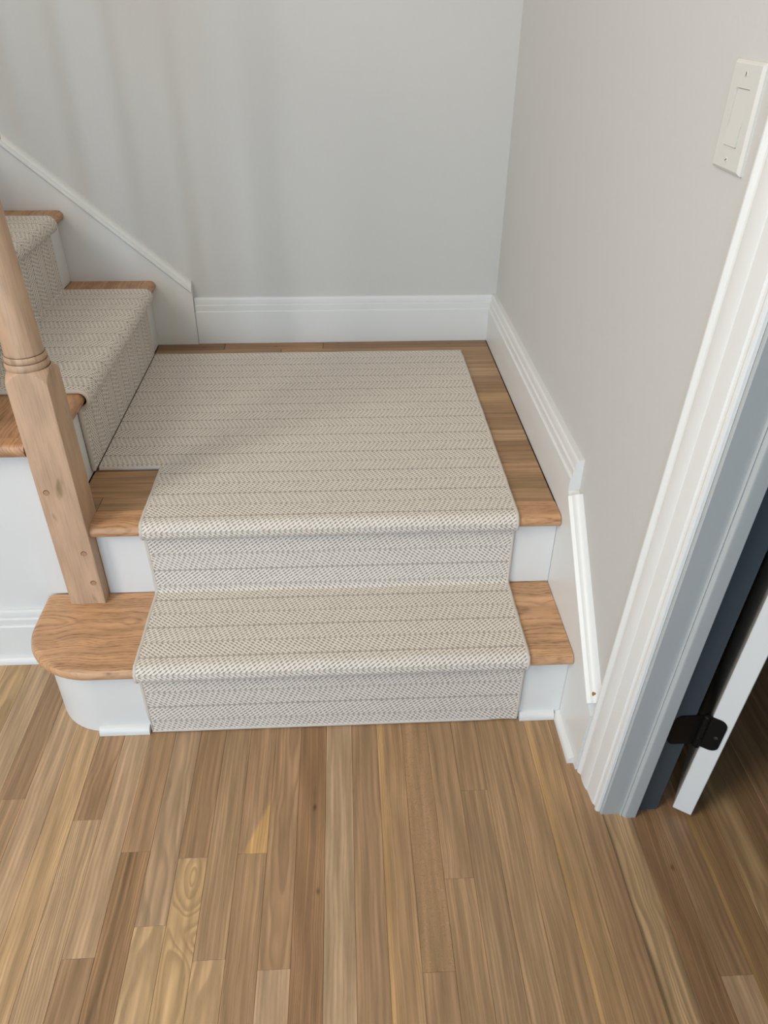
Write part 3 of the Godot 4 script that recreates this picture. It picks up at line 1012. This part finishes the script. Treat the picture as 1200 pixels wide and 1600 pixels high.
# ---------- newel, balusters, handrail ----------
func newel() -> void:
	var cx := -0.9798
	var cz := -0.0043
	var half := 0.0362
	var o := thing("newel_post", "pale wooden newel post, square below and turned above", "newel post", "", Vector3(cx, R1, cz))
	var s := Soup.new()
	s.mapper = post_map()
	# square shaft whose top is turned away to a round neck: each section is the square cut by a circle
	var rows := [[0.0005, 0.09], [0.494, 0.09], [0.497, 0.0504], [0.501, 0.0488], [0.505, 0.0468], [0.5085, 0.0448], [0.5115, 0.0426], [0.514, 0.0404], [0.5165, 0.0380], [0.5185, 0.0362], [0.5195, 0.0345]]
	var seg := 96
	var rings := []
	for r in rows:
		var ring := PackedVector3Array()
		for k in seg:
			var a := TAU * k / seg
			var d := Vector2(sin(a), cos(a))
			var sq: float = half / maxf(absf(d.x), absf(d.y))
			sq = minf(sq, 0.0500)                                   # arrises eased
			ring.append(Vector3(d.x, 0, d.y) * minf(sq, r[1]) + Vector3(0, r[0], 0))
		rings.append(ring)
	for i in rings.size() - 1:
		for k in seg:
			var j := (k + 1) % seg
			s.quad(rings[i][k], rings[i][j], rings[i + 1][j], rings[i + 1][k])
	for k in range(1, seg - 1):
		s.tri(rings[0][0], rings[0][k + 1], rings[0][k])
	put(s, "base", M.post, o, 24.0)
	s = Soup.new()
	s.mapper = post_map()
	s.lathe(Vector3(-0.003, 0, 0), [[0.0330, 0.517], [0.0362, 0.5195], [0.0374, 0.524], [0.0370, 0.529], [0.0352, 0.532]], 48)
	s.lathe(Vector3(-0.003, 0, 0), [[0.0345, 0.532], [0.0338, 0.5325], [0.0352, 0.5345], [0.0356, 0.5385], [0.0346, 0.542], [0.0330, 0.5440]], 48)
	put(s, "ring", M.post, o, 40.0)
	s = Soup.new()
	s.lathe(Vector3(-0.003, 0, 0), [[0.0349, 0.5315], [0.0349, 0.5327]], 48)
	s.lathe(Vector3(-0.003, 0, 0), [[0.0334, 0.5437], [0.0334, 0.5449]], 48)
	s.lathe(Vector3(-0.003, 0, 0), [[0.0346, 0.5168], [0.0346, 0.5180]], 48)
	put(s, "groove", M.groove, o, 40.0).set_meta("label", "dark turned grooves")
	s = Soup.new()
	s.mapper = post_map()
	s.lathe(Vector3(-0.003, 0, 0), [[0.0330, 0.5440], [0.0325, 0.555], [0.0316, 0.58], [0.0303, 0.62], [0.0288, 0.68], [0.0272, 0.74], [0.0258, 0.80], [0.0250, 0.84], [0.0250, 0.845], [0.0300, 0.850], [0.0300, 0.860], [0.0345, 0.868]], 48)
	put(s, "shaft", M.post, o, 40.0)
	s = Soup.new()
	s.mapper = post_map()
	s.box(Vector3(-half, 0.868, -half), Vector3(half, 1.06, half), 0.003)
	s.lathe(Vector3(0, 0, 0), [[0.034, 1.06], [0.026, 1.068], [0.040, 1.085], [0.045, 1.105], [0.036, 1.128], [0.018, 1.138], [0.0, 1.140]], 40)
	put(s, "finial", M.post, o, 40.0)
	for q in [Vector2(-0.9990, 0.473), Vector2(-0.9610, 0.327), Vector2(-0.9580, 0.2515)]:
		s = Soup.new()
		s.lathe(Vector3.ZERO, [[0.0058, 0.0], [0.0058, 0.0004], [0.0046, 0.0004]], 24)
		var at := Vector3(q.x - cx, q.y - R1, half)
		var g := put(s, "plug_joint", M.groove, o, 20.0)
		g.transform = Transform3D(Basis(Vector3(1, 0, 0), Vector3(0, 0, 1), Vector3(0, -1, 0)), at)
		s = Soup.new()
		s.lathe(Vector3.ZERO, [[0.0050, 0.0], [0.0050, 0.0006], [0.0, 0.0007]], 24)
		g = put(s, "wood_plug", M.plug, o, 20.0)
		g.transform = Transform3D(Basis(Vector3(1, 0, 0), Vector3(0, 0, 1), Vector3(0, -1, 0)), at + Vector3(0.0004, -0.0004, 0))


func balustrade() -> void:
	var base: Node3D
	for i in 6:
		for h in 2:
			var x := LX - RUN * i - 0.165 - 0.107 * h if i > 0 or h > 0 else LX - 0.165
			if i == 0 and h == 1:
				continue
			x = LX - RUN * i - (0.06 if h == 0 else 0.165)
			if i == 0:
				x = LX - 0.165
			var y := R2 + RISE * (i + 1)
			var o := thing("baluster", "turned wooden baluster standing on the open side of the upper flight", "baluster", "balusters of the upper flight", Vector3(x, y + 0.0003, 0.005))
			var s := Soup.new()
			s.mapper = post_map()
			var top := 1.2 + RISE / RUN * (-1.02 - x) - y - 0.03
			s.box(Vector3(-0.016, 0, -0.016), Vector3(0.016, 0.16, 0.016), 0.002)
			s.lathe(Vector3.ZERO, [[0.015, 0.16], [0.011, 0.168], [0.016, 0.18], [0.0175, 0.22], [0.016, 0.30], [0.012, top - 0.1], [0.009, top]], 20)
			put(s, "turning", M.post, o, 40.0)
	var r := thing("handrail", "wooden handrail rising from the newel post along the upper flight", "handrail")
	var s := Soup.new()
	s.mapper = post_map()
	var k := RISE / RUN
	var prof := PackedVector2Array()
	for i in 20:
		var a := TAU * i / 20
		prof.append(Vector2(0.030 * cos(a), 0.030 * sin(a) if sin(a) > 0 else 0.024 * sin(a)))
	var sq := Vector3(k, 1, 0).normalized()
	s.sweep(prof, [frame_at(Vector3(-1.02, 1.2, 0.0), Vector3(0, 0, 1), sq), frame_at(Vector3(WL, 1.2 + k * (-1.02 - WL), 0.0), Vector3(0, 0, 1), sq)])
	put(s, "rail", M.post, r, 40.0)


# ---------- carpet ----------
func corner(path: PackedVector2Array, c: Vector2, r: float, from: float, to: float, n: int) -> void:
	for i in n + 1:
		var a := lerpf(from, to, float(i) / n)
		path.append(c + r * Vector2(cos(a), sin(a)))


# the runner's upper surface in section: x = forward (towards the viewer or down the flight), y = up
func climb(path: PackedVector2Array, face: float, top: float, next_face: float) -> void:
	var c := Vector2(face + NOSE - THK / 2.0, top - THK / 2.0)
	var r := THK / 2.0 + OFF
	path.append(Vector2(face + OFF, top - THK - OFF - 0.010))
	path.append(Vector2(face + OFF, top - THK - OFF - 0.004))
	path.append(Vector2(face + OFF + 0.0015, top - THK - OFF - 0.0015))
	corner(path, c, r, deg_to_rad(-72), PI / 2, 14)
	var d := face - next_face
	for i in range(1, 8):
		path.append(Vector2(face - (d - OFF - 0.008) * i / 8.0, top + OFF))
	if next_face > -2.49:
		corner(path, Vector2(next_face + OFF + 0.006, top + OFF + 0.006), 0.006, -PI / 2, -PI, 4)


func ribbon(s: Soup, path: PackedVector2Array, across0: float, across1: float, to3: Callable, uv_of: Callable, n := 24) -> void:
	var length := 0.0
	var wave := noise(4.0, 2, 90)
	for i in path.size() - 1:
		var step := path[i].distance_to(path[i + 1])
		for k in n:
			var a := lerpf(across0, across1, float(k) / n)
			var b := lerpf(across0, across1, float(k + 1) / n)
			var p := [to3.call(path[i], a), to3.call(path[i], b), to3.call(path[i + 1], b), to3.call(path[i + 1], a)]
			var u := [uv_of.call(length, a), uv_of.call(length, b), uv_of.call(length + step, b), uv_of.call(length + step, a)]
			s.tri_uv(p[0], p[1], p[2], u[0], u[1], u[2])
			s.tri_uv(p[0], p[2], p[3], u[0], u[2], u[3])
		length += step


func runners() -> void:
	# lower steps and landing
	var o := thing("stair_runner", "cream herringbone carpet runner over the two lower steps and landing", "carpet runner")
	var path := PackedVector2Array([Vector2(T1 + OFF, 0.0045), Vector2(T1 + OFF, 0.05), Vector2(T1 + OFF, 0.10)])
	climb(path, T1, R1, 0.0)
	path.append(Vector2(OFF, R1 + 0.06))
	path.append(Vector2(OFF, R1 + 0.10))
	climb(path, 0.0, R2, CZF - 0.016)
	while path[-1].x < CZF + 0.004 or path[-1].y > R2 + OFF + 0.002:
		path.remove_at(path.size() - 1)
	path.append(Vector2(CZF, R2 + OFF))
	var total := 0.0
	for i in path.size() - 1:
		total += path[i].distance_to(path[i + 1])
	var s := Soup.new()
	var to3 := func(q: Vector2, a: float) -> Vector3: return Vector3(a, q.y, q.x)
	# v counts back from the notch so that the bands run on across the landing
	var uv_of := func(l: float, a: float) -> Vector2: return Vector2(a, CZF + total - l)
	ribbon(s, path, CXL + 0.002, CXR - 0.002, to3, uv_of)
	var back := PackedVector2Array()
	for i in 17:
		back.append(Vector2(lerpf(CZF, CZB, i / 16.0), R2 + OFF))
	var uv_back := func(l: float, a: float) -> Vector2: return Vector2(a, CZF - l)
	ribbon(s, back, LX + 0.010, CXR - 0.002, to3, uv_back)
	put(s, "pile", M.carpet, o, 60.0)
	# bound edge all the way round
	var q := PackedVector3Array()
	var h := 0.0045
	var inner := PackedVector2Array()
	for i in path.size():
		var t := (path[mini(i + 1, path.size() - 1)] - path[maxi(i - 1, 0)]).normalized()
		inner.append(path[i] + Vector2(-t.y, t.x) * -0.0 + Vector2(t.y, -t.x) * -0.0036)
	var wave := noise(6.0, 2, 91)
	for i in range(inner.size() - 1, -1, -1):
		q.append(Vector3(CXL + 0.0012 * wave.get_noise_1d(i * 0.1), inner[i].y, inner[i].x))
	for i in range(1, 12):
		q.append(Vector3(lerpf(CXL, CXR, i / 12.0), 0.0055, T1 + OFF - 0.0025))
	for i in inner.size():
		q.append(Vector3(CXR + 0.0012 * wave.get_noise_1d(i * 0.1 + 50.0), inner[i].y, inner[i].x))
	for i in range(1, 17):
		q.append(Vector3(CXR + 0.0015 * wave.get_noise_1d(i * 0.12 + 9.0), R2 + h, lerpf(CZF, CZB, i / 16.0)))
	for i in range(1, 25):
		q.append(Vector3(lerpf(CXR, LX + 0.012, i / 24.0), R2 + h, CZB + 0.003 * wave.get_noise_1d(i * 0.06)))
	s = Soup.new()
	s.tube(q, 0.0046, 8)
	var f := PackedVector3Array([Vector3(LX + 0.012, R2 + h, CZF), Vector3(lerpf(LX, CXL, 0.5), R2 + h, CZF + 0.0008), Vector3(CXL, R2 + h, CZF)])
	s.tube(f, 0.0046, 8)
	put(s, "binding", M.binding, o, 60.0).set_meta("label", "plain pale bound edge")
	# upper flight
	o = thing("stair_runner", "cream herringbone carpet runner climbing the upper flight on the left", "carpet runner")
	path = PackedVector2Array([Vector2(LX + OFF, R2 + 0.009), Vector2(LX + OFF, R2 + 0.06), Vector2(LX + OFF, R2 + 0.11)])
	for i in 7:
		climb(path, LX - RUN * i, R2 + RISE * (i + 1), LX - RUN * (i + 1))
	var last := path.size()
	while last > 0 and path[last - 1].x < WL + 0.012:
		path.remove_at(last - 1)
		last -= 1
	s = Soup.new()
	var to3b := func(p: Vector2, a: float) -> Vector3: return Vector3(p.x, p.y, a)
	var uvb := func(l: float, a: float) -> Vector2: return Vector2(-l, a)
	ribbon(s, path, CZF + 0.014, CZB + 0.006, to3b, uvb, 16)
	put(s, "pile", M.carpet, o, 60.0)
	s = Soup.new()
	for z in [CZF + 0.014, CZB + 0.006]:
		q = PackedVector3Array()
		for i in path.size():
			var t := (path[mini(i + 1, path.size() - 1)] - path[maxi(i - 1, 0)]).normalized()
			var p := path[i] + Vector2(t.y, -t.x) * -0.0036
			q.append(Vector3(p.x, p.y, z))
		s.tube(q, 0.0046, 8)
	put(s, "binding", M.binding, o, 60.0).set_meta("label", "plain pale bound edge")


# ---------- small things ----------
func light_switch() -> void:
	var o := thing("light_switch", "white rocker light switch on the right wall", "light switch", "", Vector3(WR, 1.1375, 0.319))
	# local: x out of the wall is -x; build towards -x
	var s := Soup.new()
	var face := -0.0062
	var w := 0.036
	var h := 0.0555
	var e := 0.0035
	var back := [Vector3(0, -h, -w), Vector3(0, -h, w), Vector3(0, h, w), Vector3(0, h, -w)]
	var mid := [Vector3(-0.003, -h, -w), Vector3(-0.003, -h, w), Vector3(-0.003, h, w), Vector3(-0.003, h, -w)]
	var rim := [Vector3(face, -h + e, -w + e), Vector3(face, -h + e, w - e), Vector3(face, h - e, w - e), Vector3(face, h - e, -w + e)]
	var pw := 0.0165
	var ph := 0.0290
	var hole := [Vector3(face, -ph, -pw), Vector3(face, -ph, pw), Vector3(face, ph, pw), Vector3(face, ph, -pw)]
	var deep := []
	for q in hole:
		deep.append(Vector3(-0.001, q.y, q.z))
	for k in 4:
		var j := (k + 1) % 4
		for pair in [[back, mid], [mid, rim], [rim, hole]]:
			s.quad(pair[0][k], pair[0][j], pair[1][j], pair[1][k])
		s.quad(hole[k], hole[j], deep[j], deep[k])
	s.quad(deep[0], deep[1], deep[2], deep[3])
	put(s, "plate", M.plastic, o, 15.0)
	s = Soup.new()
	var g := 0.0007
	var pad := [Vector3(-0.0078, -ph + g, 0), Vector3(-0.0056, 0.0, 0), Vector3(-0.0048, ph - g, 0)]
	for k in 2:
		s.quad(pad[k] + Vector3(0, 0, -pw + g), pad[k] + Vector3(0, 0, pw - g), pad[k + 1] + Vector3(0, 0, pw - g), pad[k + 1] + Vector3(0, 0, -pw + g))
		for z in [-pw + g, pw - g]:
			s.out4(pad[k] + Vector3(0, 0, z), pad[k + 1] + Vector3(0, 0, z), Vector3(-0.0015, pad[k + 1].y, z), Vector3(-0.0015, pad[k].y, z), Vector3(-0.003, 0, 0))
	for k in [0, 2]:
		s.out4(pad[k] + Vector3(0, 0, -pw + g), pad[k] + Vector3(0, 0, pw - g), Vector3(-0.0015, pad[k].y, pw - g), Vector3(-0.0015, pad[k].y, -pw + g), Vector3(-0.003, 0, 0))
	put(s, "rocker", M.plastic, o, 15.0)
	for y in [-0.0430, 0.0430]:
		s = Soup.new()
		s.lathe(Vector3.ZERO, [[0.0032, 0.0], [0.0032, 0.0003], [0.0022, 0.0007], [0.0005, 0.0004], [0.0, 0.0001]], 16)
		var k := put(s, "screw", M.plastic, o, 20.0)
		k.transform = Transform3D(Basis(Vector3(0, 0, 1), Vector3(-1, 0, 0), Vector3(0, -1, 0)), Vector3(face, y, 0))
		s = Soup.new()
		s.box(Vector3(-0.0024, 0.0006, -0.0004), Vector3(0.0024, 0.0009, 0.0004), 0.0)
		var slot := put(s, "slot", M.groove, k)
		slot.rotation.y = 0.5 if y < 0 else 1.5


func _ready() -> void:
	camera_and_light()
	materials()
	room()
	floor_boards()
	trims()
	doorway()
	landing()
	starting_step()
	upper_steps()
	runners()
	newel()
	balustrade()
	light_switch()
